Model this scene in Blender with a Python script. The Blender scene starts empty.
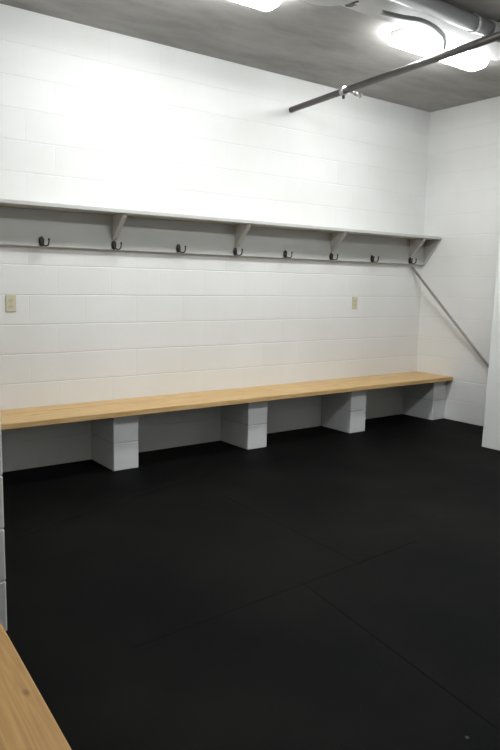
import bpy, bmesh, math, random
from mathutils import Vector, Matrix
random.seed(7)
SC = bpy.context.scene
COL = SC.collection

# ---------------------------------------------------------------- camera
def make_camera():
    yaw, pitch, roll = 0.639679, -0.134747, 0.019611
    cy, sy, cp, sp = math.cos(yaw), math.sin(yaw), math.cos(pitch), math.sin(pitch)
    f = Vector((sy*cp, cy*cp, sp)); r = Vector((cy, -sy, 0)); u = r.cross(f)
    c, s = math.cos(roll), math.sin(roll)
    r2 = c*r + s*u; u2 = -s*r + c*u
    cam = bpy.data.cameras.new('camera'); o = bpy.data.objects.new('camera', cam); COL.objects.link(o)
    m = Matrix((( r2.x, u2.x, -f.x, -5.66860), (r2.y, u2.y, -f.y, -4.67534), (r2.z, u2.z, -f.z, 1.33171), (0, 0, 0, 1)))
    o.matrix_world = m
    cam.sensor_fit = 'VERTICAL'; cam.sensor_height = 36.0; cam.sensor_width = 24.0
    cam.lens = 680.853/750*36.0
    cam.clip_start = 0.02; cam.clip_end = 60
    SC.camera = o
make_camera()

# ---------------------------------------------------------------- world, exposure
w = bpy.data.worlds.new('world'); SC.world = w; w.use_nodes = True
w.node_tree.nodes['Background'].inputs[0].default_value = (0.8, 0.85, 0.9, 1)
w.node_tree.nodes['Background'].inputs[1].default_value = 0.02
SC.view_settings.view_transform = 'Standard'; SC.view_settings.look = 'None'
SC.view_settings.gamma = 1.0; SC.view_settings.use_curve_mapping = False
SC.view_settings.exposure = -0.9
LAMP_FRONT = 92.0      # ceiling fixtures near the back wall (radiance of the lens)
LAMP_REAR = 120.0        # ceiling fixture over the middle of the room

# ---------------------------------------------------------------- materials
def new_mat(name):
    m = bpy.data.materials.new(name); m.use_nodes = True
    nt = m.node_tree; return m, nt, nt.nodes['Principled BSDF'], nt.nodes, nt.links

def plain(name, col, rough=0.5, metal=0.0, spec=0.5, noise=0.04, scale=6.0, bump=0.0, bscale=80):
    m, nt, b, N, L = new_mat(name)
    tc = N.new('ShaderNodeTexCoord'); n = N.new('ShaderNodeTexNoise'); n.inputs['Scale'].default_value = scale
    n.inputs['Detail'].default_value = 4
    r = N.new('ShaderNodeValToRGB')
    r.color_ramp.elements[0].position = .3; r.color_ramp.elements[1].position = .7
    r.color_ramp.elements[0].color = tuple(max(0, c*(1-noise)) for c in col)+(1,)
    r.color_ramp.elements[1].color = tuple(min(1, c*(1+noise)) for c in col)+(1,)
    L.new(tc.outputs['Object'], n.inputs['Vector']); L.new(n.outputs['Fac'], r.inputs['Fac']); L.new(r.outputs['Color'], b.inputs['Base Color'])
    b.inputs['Roughness'].default_value = rough; b.inputs['Metallic'].default_value = metal
    b.inputs['Specular IOR Level'].default_value = spec
    if bump:
        n2 = N.new('ShaderNodeTexNoise'); n2.inputs['Scale'].default_value = bscale; n2.inputs['Detail'].default_value = 3
        bp = N.new('ShaderNodeBump'); bp.inputs['Distance'].default_value = bump; bp.inputs['Strength'].default_value = 0.6
        L.new(tc.outputs['Object'], n2.inputs['Vector']); L.new(n2.outputs['Fac'], bp.inputs['Height']); L.new(bp.outputs['Normal'], b.inputs['Normal'])
    return m

def block_wall_mat(name, axis, shift, col=(0.80, 0.802, 0.787), vw=0.3, jc=.965):
    """painted concrete block: 16 x 8 inch running bond, in world metres"""
    m, nt, b, N, L = new_mat(name)
    g = N.new('ShaderNodeNewGeometry'); sep = N.new('ShaderNodeSeparateXYZ'); L.new(g.outputs['Position'], sep.inputs[0])
    ad = N.new('ShaderNodeMath'); ad.operation = 'ADD'; ad.inputs[1].default_value = shift
    L.new(sep.outputs[axis], ad.inputs[0])
    cb = N.new('ShaderNodeCombineXYZ'); L.new(ad.outputs[0], cb.inputs[0])
    # the joints wander by a millimetre or two
    nz = N.new('ShaderNodeTexNoise'); nz.inputs['Scale'].default_value = 2.2; L.new(g.outputs['Position'], nz.inputs['Vector'])
    mz = N.new('ShaderNodeMath'); mz.operation = 'MULTIPLY_ADD'; mz.inputs[1].default_value = 0.008
    L.new(nz.outputs['Fac'], mz.inputs[0]); L.new(sep.outputs[2], mz.inputs[2])
    sb = N.new('ShaderNodeMath'); sb.operation = 'SUBTRACT'; sb.inputs[1].default_value = 0.004; L.new(mz.outputs[0], sb.inputs[0])
    L.new(sb.outputs[0], cb.inputs[1])
    br = N.new('ShaderNodeTexBrick'); br.inputs['Scale'].default_value = 1
    br.inputs['Mortar Size'].default_value = 0.0028; br.inputs['Mortar Smooth'].default_value = 0.5
    br.inputs['Brick Width'].default_value = 0.4064; br.inputs['Row Height'].default_value = 0.2032
    br.inputs['Bias'].default_value = 0
    br.inputs['Color1'].default_value = tuple(c*.985 for c in col)+(1,)
    br.inputs['Color2'].default_value = tuple(c*1.01 for c in col)+(1,)
    br.inputs['Mortar'].default_value = tuple(c*jc for c in col)+(1,)
    L.new(cb.outputs[0], br.inputs['Vector'])
    n = N.new('ShaderNodeTexNoise'); n.inputs['Scale'].default_value = 1.6; n.inputs['Detail'].default_value = 6
    L.new(g.outputs['Position'], n.inputs['Vector'])
    rr = N.new('ShaderNodeValToRGB'); rr.color_ramp.elements[0].color = (.955, .95, .935, 1); rr.color_ramp.elements[1].color = (1, 1, 1, 1)
    rr.color_ramp.elements[0].position = .35; rr.color_ramp.elements[1].position = .65
    L.new(n.outputs['Fac'], rr.inputs['Fac'])
    mx = N.new('ShaderNodeMix'); mx.data_type = 'RGBA'; mx.blend_type = 'MULTIPLY'; mx.inputs['Factor'].default_value = 1
    L.new(br.outputs['Color'], mx.inputs['A']); L.new(rr.outputs['Color'], mx.inputs['B']); L.new(mx.outputs['Result'], b.inputs['Base Color'])
    inv = N.new('ShaderNodeMath'); inv.operation = 'SUBTRACT'; inv.inputs[0].default_value = 1; L.new(br.outputs['Fac'], inv.inputs[1])
    n2 = N.new('ShaderNodeTexNoise'); n2.inputs['Scale'].default_value = 60; n2.inputs['Detail'].default_value = 3
    L.new(g.outputs['Position'], n2.inputs['Vector'])
    sub2 = N.new('ShaderNodeMath'); sub2.operation = 'ADD'; sub2.inputs[1].default_value = 2.032; L.new(sb.outputs[0], sub2.inputs[0])
    pg = N.new('ShaderNodeMath'); pg.operation = 'PINGPONG'; pg.inputs[1].default_value = 0.1016; L.new(sub2.outputs[0], pg.inputs[0])
    hm = N.new('ShaderNodeMapRange'); hm.interpolation_type = 'SMOOTHSTEP'; hm.inputs['From Max'].default_value = 0.0065; hm.inputs['From Min'].default_value = 0.0008; L.new(pg.outputs[0], hm.inputs['Value'])
    vj = N.new('ShaderNodeMath'); vj.operation = 'MULTIPLY_ADD'; vj.inputs[1].default_value = vw; L.new(inv.outputs[0], vj.inputs[0]); L.new(hm.outputs[0], vj.inputs[2])
    ma = N.new('ShaderNodeMath'); ma.operation = 'MULTIPLY_ADD'; ma.inputs[1].default_value = 0.25
    L.new(n2.outputs['Fac'], ma.inputs[0]); L.new(vj.outputs[0], ma.inputs[2])
    bp = N.new('ShaderNodeBump'); bp.inputs['Distance'].default_value = 0.0035; bp.inputs['Strength'].default_value = 0.45
    L.new(ma.outputs[0], bp.inputs['Height']); L.new(bp.outputs['Normal'], b.inputs['Normal'])
    b.inputs['Roughness'].default_value = 0.55; b.inputs['Specular IOR Level'].default_value = 0.3
    return m

def concrete_mat():
    m, nt, b, N, L = new_mat('ceiling_concrete')
    g = N.new('ShaderNodeNewGeometry')
    mp = N.new('ShaderNodeMapping'); mp.inputs['Scale'].default_value = (0.9, 2.2, 1); L.new(g.outputs['Position'], mp.inputs['Vector'])
    n = N.new('ShaderNodeTexNoise'); n.inputs['Scale'].default_value = 1.8; n.inputs['Detail'].default_value = 7; n.inputs['Roughness'].default_value = .6
    L.new(mp.outputs[0], n.inputs['Vector'])
    r = N.new('ShaderNodeValToRGB'); e = r.color_ramp.elements
    e[0].position = .33; e[0].color = (0.30, 0.29, 0.272, 1); e[1].position = .68; e[1].color = (0.44, 0.43, 0.41, 1)
    L.new(n.outputs['Fac'], r.inputs['Fac']); L.new(r.outputs['Color'], b.inputs['Base Color'])
    n2 = N.new('ShaderNodeTexNoise'); n2.inputs['Scale'].default_value = 35; n2.inputs['Detail'].default_value = 4
    bp = N.new('ShaderNodeBump'); bp.inputs['Distance'].default_value = .003; bp.inputs['Strength'].default_value = .4
    L.new(g.outputs['Position'], n2.inputs['Vector']); L.new(n2.outputs['Fac'], bp.inputs['Height']); L.new(bp.outputs['Normal'], b.inputs['Normal'])
    b.inputs['Roughness'].default_value = .8; b.inputs['Specular IOR Level'].default_value = .2
    return m

def rubber_mat():
    m, nt, b, N, L = new_mat('black_rubber_flooring')
    g = N.new('ShaderNodeNewGeometry')
    n = N.new('ShaderNodeTexNoise'); n.inputs['Scale'].default_value = 1.1; n.inputs['Detail'].default_value = 6; n.inputs['Roughness'].default_value = .6
    L.new(g.outputs['Position'], n.inputs['Vector'])
    r = N.new('ShaderNodeValToRGB'); e = r.color_ramp.elements
    e[0].position = .4; e[0].color = (0.0018, 0.0022, 0.0021, 1); e[1].position = .75; e[1].color = (0.0062, 0.0060, 0.0052, 1)
    L.new(n.outputs['Fac'], r.inputs['Fac'])
    # small pale crumbs trodden into the rubber
    v = N.new('ShaderNodeTexVoronoi'); v.inputs['Scale'].default_value = 3.3; L.new(g.outputs['Position'], v.inputs['Vector'])
    lt = N.new('ShaderNodeMath'); lt.operation = 'LESS_THAN'; lt.inputs[1].default_value = 0.022; L.new(v.outputs['Distance'], lt.inputs[0])
    gt = N.new('ShaderNodeMath'); gt.operation = 'GREATER_THAN'; gt.inputs[1].default_value = 0.62
    sc = N.new('ShaderNodeSeparateColor'); L.new(v.outputs['Color'], sc.inputs[0]); L.new(sc.outputs[0], gt.inputs[0])
    mu = N.new('ShaderNodeMath'); mu.operation = 'MULTIPLY'; L.new(lt.outputs[0], mu.inputs[0]); L.new(gt.outputs[0], mu.inputs[1])
    mx = N.new('ShaderNodeMix'); mx.data_type = 'RGBA'; L.new(mu.outputs[0], mx.inputs['Factor']); L.new(r.outputs['Color'], mx.inputs['A'])
    mx.inputs['B'].default_value = (.08, .08, .08, 1)
    L.new(mx.outputs['Result'], b.inputs['Base Color'])
    n2 = N.new('ShaderNodeTexNoise'); n2.inputs['Scale'].default_value = 260; n2.inputs['Detail'].default_value = 2
    bp = N.new('ShaderNodeBump'); bp.inputs['Distance'].default_value = .0015; bp.inputs['Strength'].default_value = .7
    L.new(g.outputs['Position'], n2.inputs['Vector']); L.new(n2.outputs['Fac'], bp.inputs['Height']); L.new(bp.outputs['Normal'], b.inputs['Normal'])
    rg = N.new('ShaderNodeMapRange'); rg.inputs['To Min'].default_value = .75; rg.inputs['To Max'].default_value = .5
    L.new(n.outputs['Fac'], rg.inputs['Value']); L.new(rg.outputs[0], b.inputs['Roughness'])
    b.inputs['Specular IOR Level'].default_value = .045
    return m

def wood_mat(name, axis, light, dark, knot=(0.20, 0.10, 0.035)):
    """axis: 0 or 1, the way the grain runs, object coordinates"""
    m, nt, b, N, L = new_mat(name)
    tc = N.new('ShaderNodeTexCoord'); info = N.new('ShaderNodeObjectInfo')
    add = N.new('ShaderNodeVectorMath'); add.operation = 'ADD'; L.new(tc.outputs['Object'], add.inputs[0])
    mulr = N.new('ShaderNodeVectorMath'); mulr.operation = 'SCALE'; mulr.inputs[0].default_value = (9, 5, 3); L.new(info.outputs['Random'], mulr.inputs['Scale'])
    L.new(mulr.outputs[0], add.inputs[1])
    mp = N.new('ShaderNodeMapping'); mp.inputs['Scale'].default_value = (.35, 6, 6) if axis == 0 else (13, .45, 6)
    L.new(add.outputs[0], mp.inputs['Vector'])
    n0 = N.new('ShaderNodeTexNoise'); n0.inputs['Scale'].default_value = 1.2; n0.inputs['Detail'].default_value = 3; L.new(mp.outputs[0], n0.inputs['Vector'])
    ml = N.new('ShaderNodeMath'); ml.operation = 'MULTIPLY'; ml.inputs[1].default_value = 17; L.new(n0.outputs['Fac'], ml.inputs[0])
    fr = N.new('ShaderNodeMath'); fr.operation = 'PINGPONG'; fr.inputs[1].default_value = .5; L.new(ml.outputs[0], fr.inputs[0])
    n1 = N.new('ShaderNodeTexNoise'); n1.inputs['Scale'].default_value = 9; n1.inputs['Detail'].default_value = 5; L.new(mp.outputs[0], n1.inputs['Vector'])
    mm = N.new('ShaderNodeMath'); mm.operation = 'MULTIPLY_ADD'; mm.inputs[1].default_value = .55; L.new(fr.outputs[0], mm.inputs[0]); 
    m2 = N.new('ShaderNodeMath'); m2.operation = 'MULTIPLY'; m2.inputs[1].default_value = .9; L.new(n1.outputs['Fac'], m2.inputs[0]); L.new(m2.outputs[0], mm.inputs[2])
    r = N.new('ShaderNodeValToRGB'); e = r.color_ramp.elements
    e[0].position = .3; e[0].color = light+(1,); e[1].position = .85; e[1].color = dark+(1,)
    L.new(mm.outputs[0], r.inputs['Fac'])
    # knots
    mk = N.new('ShaderNodeMapping'); mk.inputs['Scale'].default_value = (1.1, 4.5, 1) if axis == 0 else (6, 3, 1); L.new(add.outputs[0], mk.inputs['Vector'])
    v = N.new('ShaderNodeTexVoronoi'); v.inputs['Scale'].default_value = 1.0; L.new(mk.outputs[0], v.inputs['Vector'])
    v.voronoi_dimensions = '2D'
    mr = N.new('ShaderNodeMapRange'); mr.inputs['From Min'].default_value = .015; mr.inputs['From Max'].default_value = .06
    mr.inputs['To Min'].default_value = .75; mr.inputs['To Max'].default_value = 0; L.new(v.outputs['Distance'], mr.inputs['Value'])
    mx = N.new('ShaderNodeMix'); mx.data_type = 'RGBA'; L.new(mr.outputs[0], mx.inputs['Factor']); L.new(r.outputs['Color'], mx.inputs['A'])
    mx.inputs['B'].default_value = knot+(1,)
    L.new(mx.outputs['Result'], b.inputs['Base Color'])
    b.inputs['Roughness'].default_value = .45; b.inputs['Specular IOR Level'].default_value = .35
    bp = N.new('ShaderNodeBump'); bp.inputs['Distance'].default_value = .0012; bp.inputs['Strength'].default_value = .3
    L.new(mm.outputs[0], bp.inputs['Height']); L.new(bp.outputs['Normal'], b.inputs['Normal'])
    return m

def lamp_mat(name, strength, col=(0.965, 0.99, 1.0)):
    m, nt, b, N, L = new_mat(name)
    b.inputs['Base Color'].default_value = (.9, .9, .9, 1)
    b.inputs['Emission Color'].default_value = col+(1,); b.inputs['Emission Strength'].default_value = strength
    return m

M = dict(
    wall_x=block_wall_mat('painted_block_back', 0, 0.027),
    wall_y=block_wall_mat('painted_block_side', 1, 0.10, vw=.12, jc=.985),
    stub=block_wall_mat('painted_block_stub', 0, 4.94),
    drywall=plain('painted_drywall', (.74, .745, .735), .5, bump=.0008, bscale=120, noise=.02, scale=2),
    ceiling=concrete_mat(), rubber=rubber_mat(),
    seam=plain('rubber_seam', (.004, .004, .004), .9),
    block=plain('painted_block', (.70, .71, .71), .6, bump=.002, bscale=60, noise=.03),
    mortar=plain('painted_mortar', (.56, .57, .57), .7),
    shelf=plain('shelf_paint', (.53, .535, .51), .45, noise=.03, scale=3, bump=.0006, bscale=40),
    wood=wood_mat('pine_bench', 0, (.70, .48, .225), (.49, .305, .12)),
    wood_y=wood_mat('pine_bench_side', 1, (.62, .365, .125), (.46, .255, .08)),
    bronze=plain('dark_bronze', (.035, .03, .026), .4, metal=.6),
    ivory=plain('ivory_plastic', (.62, .58, .42), .4, noise=.02),
    slot=plain('socket_slot', (.05, .045, .035), .6),
    screw=plain('screw_metal', (.5, .48, .42), .35, metal=.8),
    pole=plain('grey_pole', (.27, .255, .235), .45, noise=.12, scale=20),
    pipe=plain('dark_iron_pipe', (.075, .068, .062), .4, metal=.3, noise=.15, scale=15),
    white=plain('white_enamel', (.78, .79, .79), .35, noise=.02),
    grey=plain('grey_paint', (.42, .42, .41), .4, noise=.06, scale=10),
    dark_grey=plain('dark_grey_pipe_paint', (.20, .20, .20), .3, noise=.08, scale=10),
    galv=plain('galvanised_steel', (.55, .56, .57), .3, metal=.7, noise=.08, scale=25),
    flex=plain('grey_flex_conduit', (.42, .43, .45), .4, metal=.3),
    brass=plain('sprinkler_metal', (.42, .40, .37), .35, metal=.7),
    lamp_front=lamp_mat('fluorescent_lens_front', LAMP_FRONT),
    lamp_rear=lamp_mat('fluorescent_lens_rear', LAMP_REAR, (.965, .99, 1.0)),
)

# ---------------------------------------------------------------- mesh helpers
def nb(): return bmesh.new()
def box(bm, x0, x1, y0, y1, z0, z1, bev=0.0, seg=2):
    t = bmesh.new(); bmesh.ops.create_cube(t, size=1)
    for v in t.verts:
        v.co = Vector(((x0+x1)/2+v.co.x*(x1-x0), (y0+y1)/2+v.co.y*(y1-y0), (z0+z1)/2+v.co.z*(z1-z0)))
    if bev: bmesh.ops.bevel(t, geom=t.edges[:], offset=bev, segments=seg, affect='EDGES', profile=.5)
    me = bpy.data.meshes.new('tmp'); t.to_mesh(me); t.free(); bm.from_mesh(me); bpy.data.meshes.remove(me)
def tube(bm, pts, r, seg=14, caps=True):
    pts = [Vector(p) for p in pts]; rs = r if isinstance(r, (list, tuple)) else [r]*len(pts)
    rings = []; prev = None
    for i, p in enumerate(pts):
        a = pts[max(0, i-1)]; b = pts[min(len(pts)-1, i+1)]; d = (b-a).normalized()
        if prev is None:
            n = d.cross(Vector((0, 0, 1)))
            if n.length < .1: n = d.cross(Vector((1, 0, 0)))
        else: n = prev - d*prev.dot(d)
        n.normalize(); prev = n; m = d.cross(n)
        rings.append([bm.verts.new(p + rs[i]*(math.cos(2*math.pi*k/seg)*n+math.sin(2*math.pi*k/seg)*m)) for k in range(seg)])
    for a, b in zip(rings, rings[1:]):
        for k in range(seg):
            f = bm.faces.new((a[k], a[(k+1) % seg], b[(k+1) % seg], b[k])); f.smooth = True
    if caps:
        bm.faces.new(rings[0][::-1]); bm.faces.new(rings[-1])
def ball(bm, c, r, sc=(1, 1, 1)):
    res = bmesh.ops.create_uvsphere(bm, u_segments=16, v_segments=10, radius=r)
    for v in res['verts']: v.co = Vector((v.co.x*sc[0]+c[0], v.co.y*sc[1]+c[1], v.co.z*sc[2]+c[2]))
    for v in res['verts']:
        for f in v.link_faces: f.smooth = True
def prism(bm, prof, axis, a0, a1, bev=0):
    """extrude a closed 2D profile along axis x (prof = y,z) """
    t = bmesh.new()
    def P(q, a): return (a, q[0], q[1]) if axis == 'x' else ((q[0], a, q[1]) if axis == 'y' else (q[0], q[1], a))
    A = [t.verts.new(P(q, a0)) for q in prof]; B = [t.verts.new(P(q, a1)) for q in prof]
    t.faces.new(A); t.faces.new(B[::-1]); n = len(prof)
    for i in range(n): t.faces.new((A[i], B[i], B[(i+1) % n], A[(i+1) % n]))
    bmesh.ops.recalc_face_normals(t, faces=t.faces[:])
    if bev: bmesh.ops.bevel(t, geom=t.edges[:], offset=bev, segments=2, affect='EDGES')
    me = bpy.data.meshes.new('tmp'); t.to_mesh(me); t.free(); bm.from_mesh(me); bpy.data.meshes.remove(me)
def obj(name, bm, mat, parent=None):
    bmesh.ops.recalc_face_normals(bm, faces=bm.faces[:])
    me = bpy.data.meshes.new(name); bm.to_mesh(me); bm.free(); me.materials.append(M[mat])
    o = bpy.data.objects.new(name, me); COL.objects.link(o)
    if parent: o.parent = parent
    return o
def tag(o, label, cat, group=None):
    o['label'] = label; o['category'] = cat
    if group: o['group'] = group
    return o
def thing(name, label, cat, loc, group=None):
    o = bpy.data.objects.new(name, None); COL.objects.link(o); o.location = loc; o.empty_display_size = .1
    return tag(o, label, cat, group)
def struct(name, bm, mat, parent=None):
    o = obj(name, bm, mat, parent)
    if not parent: o['kind'] = 'structure'
    return o
def dup(root, loc, label):
    r = root.copy(); COL.objects.link(r); r.location = loc; r['label'] = label
    for ch in list(root.children):
        c = ch.copy(); COL.objects.link(c); c.parent = r
        for g in list(ch.children):
            d = g.copy(); COL.objects.link(d); d.parent = c
    return r

# ---------------------------------------------------------------- room
XL, YF, ZC = -5.80, -5.20, 3.062
PX, PY = -0.739, -1.341            # corner of the partition on the right
SX, SY = -4.94, -2.186             # corner of the block stub wall on the left
b = nb(); box(b, XL-.2, .2, YF-.2, .2, -.15, 0); struct('floor', b, 'rubber')
b = nb(); box(b, XL-.2, .2, YF-.2, .2, ZC, ZC+.2); struct('ceiling', b, 'ceiling')
b = nb(); box(b, XL-.2, .2, 0, .2, 0, ZC); struct('wall_back', b, 'wall_x')
b = nb(); box(b, 0, .2, YF, 0, 0, ZC); struct('wall_right', b, 'wall_y')
b = nb(); box(b, XL-.2, XL, YF, 0, 0, ZC); struct('wall_left', b, 'wall_y')
b = nb(); box(b, XL-.2, .2, YF-.2, YF, 0, ZC); struct('wall_front', b, 'grey')
b = nb(); prism(b, [(YF, 0), (PY, 0), (PY-.07, ZC), (YF, ZC)], 'x', PX, PX+.115, .003); struct('wall_partition', b, 'drywall')
b = nb()
for k in range(15): box(b, XL, SX, SY, SY+.194, k*.2032, k*.2032+.2022, .007, 3)
box(b, XL, SX-.004, SY+.004, SY+.19, .1, ZC); struct('wall_stub', b, 'stub')
# seams between the rubber sheets: thin open joints with slightly lifted lips
def seam(name, p, q):
    b = nb(); p = Vector(p+(0,)); q = Vector(q+(0,)); d = (q-p).normalized(); n = Vector((-d.y, d.x, 0))
    for s0, s1, z in ((-.003, -.0002, .0008), (.0002, .003, .0008)):
        A = [b.verts.new(p+n*s0), b.verts.new(p+n*s1), b.verts.new(p+n*(s0+s1)/2+Vector((0, 0, z)))]
        B = [b.verts.new(q+n*s0), b.verts.new(q+n*s1), b.verts.new(q+n*(s0+s1)/2+Vector((0, 0, z)))]
        b.faces.new(A); b.faces.new(B[::-1])
        for i in range(3): b.faces.new((A[i], B[i], B[(i+1) % 3], A[(i+1) % 3]))
    struct(name, b, 'rubber')
seam('trim_1', (-4.90, -1.33), (-3.0, -.72))
seam('trim_2', (-3.30, -.84), (-3.36, -2.50))
seam('trim_3', (-4.60, -2.56), (-2.9, -2.45))
seam('trim_4', (-3.73, -2.50), (-4.15, -5.15))

# ---------------------------------------------------------------- bench along the back wall
BT, BU, BW = .438, .400, .468
bench = thing('wooden_bench', 'long pale pine bench running along the whole back wall on white block pillars', 'bench', (-2.9, -.235, BU))
def board(name, x0, x1, y0, y1, parent, mat, org):
    b = nb(); box(b, x0-org[0], x1-org[0], y0-org[1], y1-org[1], 0, BT-BU, .004)
    return obj(name, b, mat, parent)
board('plank', XL+.004, -.003, -BW, -.183, bench, 'wood', (-2.9, -.235))
board('plank', XL+.004, -.003, -.1815, -.003, bench, 'wood', (-2.9, -.235))

def pillar(x0, x1, y0, y1, label, group):
    t = thing('block_pillar', label, 'pillar', ((x0+x1)/2, (y0+y1)/2, 0), group)
    hx, hy = (x1-x0)/2, (y1-y0)/2
    for k in range(2):
        b = nb(); box(b, -hx, hx, -hy, hy, k*.2, k*.2+.1955, .006, 3); obj('concrete_block', b, 'block', t)
    b = nb(); box(b, -hx+.004, hx-.004, -hy+.004, hy-.002, .193, .202); box(b, -hx+.004, hx-.004, -hy+.004, hy-.002, .394, .3995)
    obj('mortar_joint', b, 'mortar', t)
    return t
G = 'white block pillars under the back bench'
pillar(-3.655, -3.461, -.392, -.002, 'white painted block pillar under the back bench, leftmost of the four, its left side dark', G)
pillar(-2.490, -2.296, -.392, -.002, 'white painted block pillar under the back bench, second from the left', G)
pillar(-1.345, -1.151, -.392, -.002, 'white painted block pillar under the back bench, second from the right', G)
pillar(-.197, -.003, -.392, -.002, 'white painted block pillar in the corner, under the right end of the back bench', G)

# ---------------------------------------------------------------- bench at the lower left, against the left wall
lb = thing('wooden_bench', 'golden pine bench in the near left corner of the photo, only its edge in view', 'bench', (-5.5, -3.7, BU)); lb.rotation_euler.z = math.radians(-3.67)
def ypl(x0, x1):
    b = nb(); box(b, x0+5.5, x1+5.5, -5.15+3.7, SY-.03+3.7, 0, BT-BU, .004); obj('plank', b, 'wood_y', lb)
ypl(-5.43, -5.228); ypl(-5.64, -5.432)
G2 = 'block pillars under the near left bench'
pillar(-5.60, -5.406, -3.4, -3.01, 'white block pillar hidden under the near left bench, next to the stub wall', G2)
pillar(-5.60, -5.406, -4.9, -4.51, 'white block pillar hidden under the near left bench, next to the front wall', G2)

# ---------------------------------------------------------------- coat shelf
ST, SU, SD, BB, SB = 1.824, 1.796, .235, .038, 1.548
shelf = thing('coat_shelf', 'long light grey painted wall shelf with triangular brackets and hook board above the bench', 'shelf', (-2.9, 0, SB))
def sh(x): return x+2.9
b = nb(); box(b, sh(XL+.004), sh(-.003), -SD, -.002, SU-SB, ST-SB, .005, 3); obj('shelf_board', b, 'shelf', shelf)
b = nb(); box(b, sh(XL+.004), sh(-.003), -BB, -.002, 0, SU-SB-.0005, .004); obj('hook_board', b, 'shelf', shelf)
for xb in (-4.55, -3.470, -2.380, -1.312, -.232):
    b = nb(); prism(b, [(-BB-.0005, SU-SB-.001), (-.205, SU-SB-.001), (-.205, SU-SB-.018), (-BB-.012, .075), (-BB-.0005, .075)], 'x', sh(xb)-.019, sh(xb)+.019, .002)
    obj('bracket', b, 'shelf', shelf)
b = nb(); prism(b, [(-BB-.0005, SU-SB-.001), (-.225, SU-SB-.001), (-.225, SU-SB-.013), (-BB-.012, .005), (-BB-.0005, .005)], 'x', sh(-.022), sh(-.004), .002)
obj('bracket', b, 'shelf', shelf)

# ---------------------------------------------------------------- coat hooks
hk = thing('coat_hook', '', 'hook', (0, 0, 0), 'coat hooks along the hook board')
b = nb(); ball(b, (0, -.0052, 0), 1, (.020, .0045, .034)); obj('back_plate', b, 'bronze', hk)
for sx in (-1, 1):
    P = [(0, -.009, .002), (sx*.003, -.014, -.006)]
    for k in range(13):
        th = math.radians(k*15)
        u = .5*(1-math.cos(th))
        P.append((sx*(.004+.026*u), -.016-.042*u, -.010-.021*math.sin(th)))
    P += [(sx*.031, -.059, .000), (sx*.031, -.059, .010)]
    b = nb(); tube(b, P, [.006]*3+[.0048]*(len(P)-3), 10); pr = obj('prong', b, 'bronze', hk)
    b = nb(); ball(b, (sx*.031, -.059, .014), .0075); obj('ball_tip', b, 'bronze', pr)
for z in (.022, -.026):
    b = nb(); ball(b, (0, -.0100, z), .0032, (1, .4, 1)); obj('screw', b, 'bronze', hk)
HX = [(-3.992, 'first coat hook from the left, on the board above the left outlet plate'),
      (-3.452, 'second coat hook from the left, below the leftmost shelf bracket'),
      (-2.905, 'third coat hook from the left, midway between the first two shelf brackets'),
      (-2.360, 'fourth coat hook from the left, below the second shelf bracket'),
      (-1.823, 'fifth coat hook from the left, midway between the second and third brackets'),
      (-1.276, 'sixth coat hook from the left, below the third shelf bracket'),
      (-.733, 'seventh coat hook from the left, midway between the last two brackets'),
      (-.180, 'rightmost coat hook, below the last bracket near the corner and the pole')]
for i, (x, l) in enumerate(HX):
    loc = (x-.018-.0065*i, -BB-.0006, 1.583); l = 'dark bronze '+l
    if i == 0: hk.location = loc; hk['label'] = l
    else: dup(hk, loc, l)

# ---------------------------------------------------------------- outlets
def outlet(x, z, label):
    t = thing('wall_outlet', label, 'outlet', (x, 0, z), 'ivory outlets on the back wall')
    b = nb(); box(b, -.035, .035, -.007, -.0005, -.0575, .0575, .003, 3); obj('cover_plate', b, 'ivory', t)
    for s in (-1, 1):
        b = nb(); prism(b, [(.0165*math.cos(a), s*.0195+.0145*math.sin(a)*1.0) for a in [2*math.pi*k/20 for k in range(20)]], 'y', -.0095, -.0055)
        r = obj('socket', b, 'ivory', t)
        b = nb(); box(b, -.0075, -.0055, -.0102, -.0085, s*.0195-.002, s*.0195+.006); box(b, .0055, .0075, -.0102, -.0085, s*.0195-.002, s*.0195+.006)
        box(b, -.002, .002, -.0102, -.0085, s*.0195-.0095, s*.0195-.0055); obj('slot', b, 'slot', r)
    b = nb(); ball(b, (0, -.0072, 0), .003, (1, .4, 1)); obj('screw', b, 'screw', t)
outlet(-4.215, 1.163, 'ivory duplex outlet on the back wall near the left edge of the photo')
outlet(-.958, 1.160, 'ivory duplex outlet on the right half of the back wall')

# ---------------------------------------------------------------- leaning pole
a = Vector((-.165, -.014, 1.515)); q = Vector((-.014, -.93, .530)); d = (q-a)
e = a + d*((1.523-.012)/(a.z-q.z))
b = nb(); tube(b, [(0, 0, 0), a-e], .0125, 16); pl = obj('metal_pole', b, 'pole'); pl.location = e
tag(pl, 'thin grey metal pole leaning diagonally in the right corner under the shelf end', 'pole')

# ---------------------------------------------------------------- ceiling: sprinkler pipe
sp = thing('sprinkler_pipe', 'dark iron sprinkler pipe crossing below the ceiling from the back wall', 'pipe', (-1.81, 0, 2.797))
p0 = Vector((0, .0, 0)); p1 = Vector((-.33, -4.0, .01)); dd = (p1-p0).normalized()
b = nb(); tube(b, [p0+dd*.003, p1], .024, 20); obj('pipe', b, 'pipe', sp)
c = p0+dd*.70
b = nb(); tube(b, [c-dd*.018, c+dd*.018], .034, 24); obj('coupling_ring', b, 'galv', sp)
b = nb(); tube(b, [c, c+Vector((0, 0, -.055))], [.012, .010], 12); obj('drain_plug', b, 'pipe', sp)
b = nb(); s0 = c+dd*.06
tube(b, [s0+Vector((.018, 0, -.008)), s0+Vector((.06, -.005, -.018))], .012, 14)
tube(b, [s0+Vector((.06, -.005, -.018)), s0+Vector((.085, -.006, -.022))], .017, 6)
tube(b, [s0+Vector((.085, -.006, -.010)), s0+Vector((.115, -.008, -.018))], .003, 8)
tube(b, [s0+Vector((.085, -.006, -.038)), s0+Vector((.115, -.008, -.030))], .003, 8)
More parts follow.
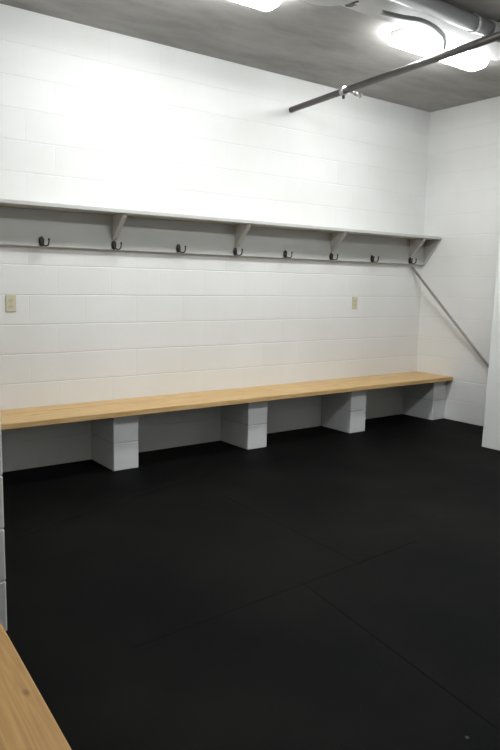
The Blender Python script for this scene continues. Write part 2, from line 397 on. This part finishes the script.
tube(b, [s0+Vector((.115, -.008, -.025)), s0+Vector((.118, -.008, -.025))], .019, 16)
obj('sprinkler_head', b, 'brass', sp)
for k in (3.6,):
    c = p0+dd*k
    b = nb(); tube(b, [c-dd*.012, c+dd*.012], .026, 20); tube(b, [c+Vector((0, 0, .02)), c+Vector((0, 0, ZC-2.797-.001))], .005, 8); obj('hanger', b, 'galv', sp)

# ---------------------------------------------------------------- ceiling: fluorescent fixtures
def fixture(x0, y, label, mat, L=.99, zt=ZC-.001, wid=.20, hh=.095):
    t = thing('ceiling_light', label, 'light', (x0+L/2, y, zt), 'wraparound fluorescent ceiling lights')
    h = L/2
    b = nb(); box(b, -h+.01, h-.01, -wid/2+.02, wid/2-.02, -.03, 0, .003); obj('housing', b, 'white', t)
    prof = []
    for k in range(17):
        an = math.pi*k/16
        prof.append((math.copysign(abs(math.cos(an))**.6, math.cos(an))*wid/2, -.012-(hh-.012)*abs(math.sin(an))**.6))
    prof = [(q[0], min(q[1], -.031)) for q in prof]
    b = nb(); prism(b, prof, 'x', -h+.012, h-.012)
    for f in b.faces: f.smooth = False
    obj('diffuser', b, mat, t)
    return t
fixture(-1.97, -1.31, 'glowing fluorescent light beside the right end of the ceiling ductwork, crossed by the dark pipe', 'lamp_front', L=.91)
fixture(-3.97, -1.23, 'glowing fluorescent light at the top edge of the photo, left of the ductwork', 'lamp_front')
fixture(-3.30, -3.30, 'fluorescent light over the middle of the room, above the top edge of the photo', 'lamp_rear', L=1.22)

# ---------------------------------------------------------------- ceiling: ductwork, pipes
dc = thing('ceiling_duct', 'flat white sheet metal duct on the ceiling behind the fluorescent light', 'duct', (-2.1, -1.55, ZC))
b = nb(); box(b, -.85+.0, 1.08, -.16, .11, -.05, -.001, .004); obj('duct_body', b, 'white', dc)
b = nb(); prism(b, [(-.85, .13), (-.72, .13), (-.63, .09), (-.58, .02), (-.57, -.05), (-.60, -.12), (-.85, -.18)], 'z', -.085, -.052, .003); obj('end_hood', b, 'white', dc)
b = nb()
tube(b, [(-.54, .02, -.052), (-.54, .02, -.075)], .03, 14)
for k in range(6):
    an = k*math.pi/3; tube(b, [(-.54, .02, -.066), (-.54+.055*math.cos(an), .02+.055*math.sin(an), -.062)], .004, 6)
obj('damper', b, 'pipe', dc)

gp = thing('drain_pipe', 'thick grey painted pipe running along the ceiling behind the fluorescent light', 'pipe', (-2.6, -1.80, ZC-.062))
b = nb(); tube(b, [(-3.0+0, 0, 0), (.98, 0, 0)], .048, 28); obj('pipe', b, 'dark_grey', gp)
b = nb(); tube(b, [(-.42, 0, 0), (-.40, 0, 0), (-.08, 0, 0), (-.06, 0, 0)], [.052, .060, .060, .052], 28); obj('sleeve', b, 'grey', gp)
b = nb(); tube(b, [(.95, 0, 0), (1.04, 0, 0)], .058, 28); tube(b, [(1.04, 0, 0), (1.13, -.0, 0), (1.19, -.05, 0), (1.22, -.13, 0), (1.22, -.5, 0)], .05, 24); obj('elbow', b, 'dark_grey', gp)
for x in (-.6, .80):
    b = nb(); tube(b, [(x-.012, 0, 0), (x+.012, 0, 0)], .053, 24); tube(b, [(x, 0, .05), (x, 0, .061)], .008, 8); obj('clamp', b, 'galv', gp)

fx = nb()
kp = [Vector(q) for q in [(-2.44, -1.60, 2.975), (-2.296, -1.637, 2.97), (-2.174, -1.675, 2.97), (-2.032, -1.663, 2.97), (-1.876, -1.611, 2.97), (-1.755, -1.542, 2.97), (-1.649, -1.451, 2.97), (-1.629, -1.421, 3.0)]]
pts = []
for i in range(1, len(kp)-2):
    a0, a1, a2, a3 = kp[i-1:i+3]
    for k in range(6):
        u = k/6; pts.append(.5*((2*a1)+(a2-a0)*u+(2*a0-5*a1+4*a2-a3)*u*u+(3*a1-a0-3*a2+a3)*u**3))
pts = [kp[0]]+pts+kp[-2:]
tube(fx, pts, .014, 12); o = obj('flexible_conduit', fx, 'flex'); tag(o, 'curved grey flexible conduit hanging beside the ceiling light', 'conduit')

jb = thing('junction_box', 'round grey electrical box on the ceiling at the right end of the light', 'electrical box', (-.93, -1.52, ZC))
b = nb(); tube(b, [(0, 0, -.001), (0, 0, -.055)], .085, 28); obj('box_body', b, 'grey', jb)
b = nb(); tube(b, [(0, 0, -.0552), (0, 0, -.066)], [.09, .086], 28); obj('box_cover', b, 'galv', jb)
for k, (r0, dz) in enumerate(((.11, -.045), (.14, -.035))):
    b = nb(); tube(b, [(r0*math.cos(a)-.02, r0*math.sin(a), dz) for a in [math.radians(150+9*i) for i in range(14)]], .009, 10); obj('cable', b, 'flex', jb)

b = nb(); tube(b, [(0, 0, 0), (-.04, -1.0, 0)], .016, 14)
o = obj('conduit_pipe', b, 'pipe'); o.location = (-.90, -1.62, 2.92); tag(o, 'short dark conduit below the ceiling at the right edge of the photo', 'conduit')
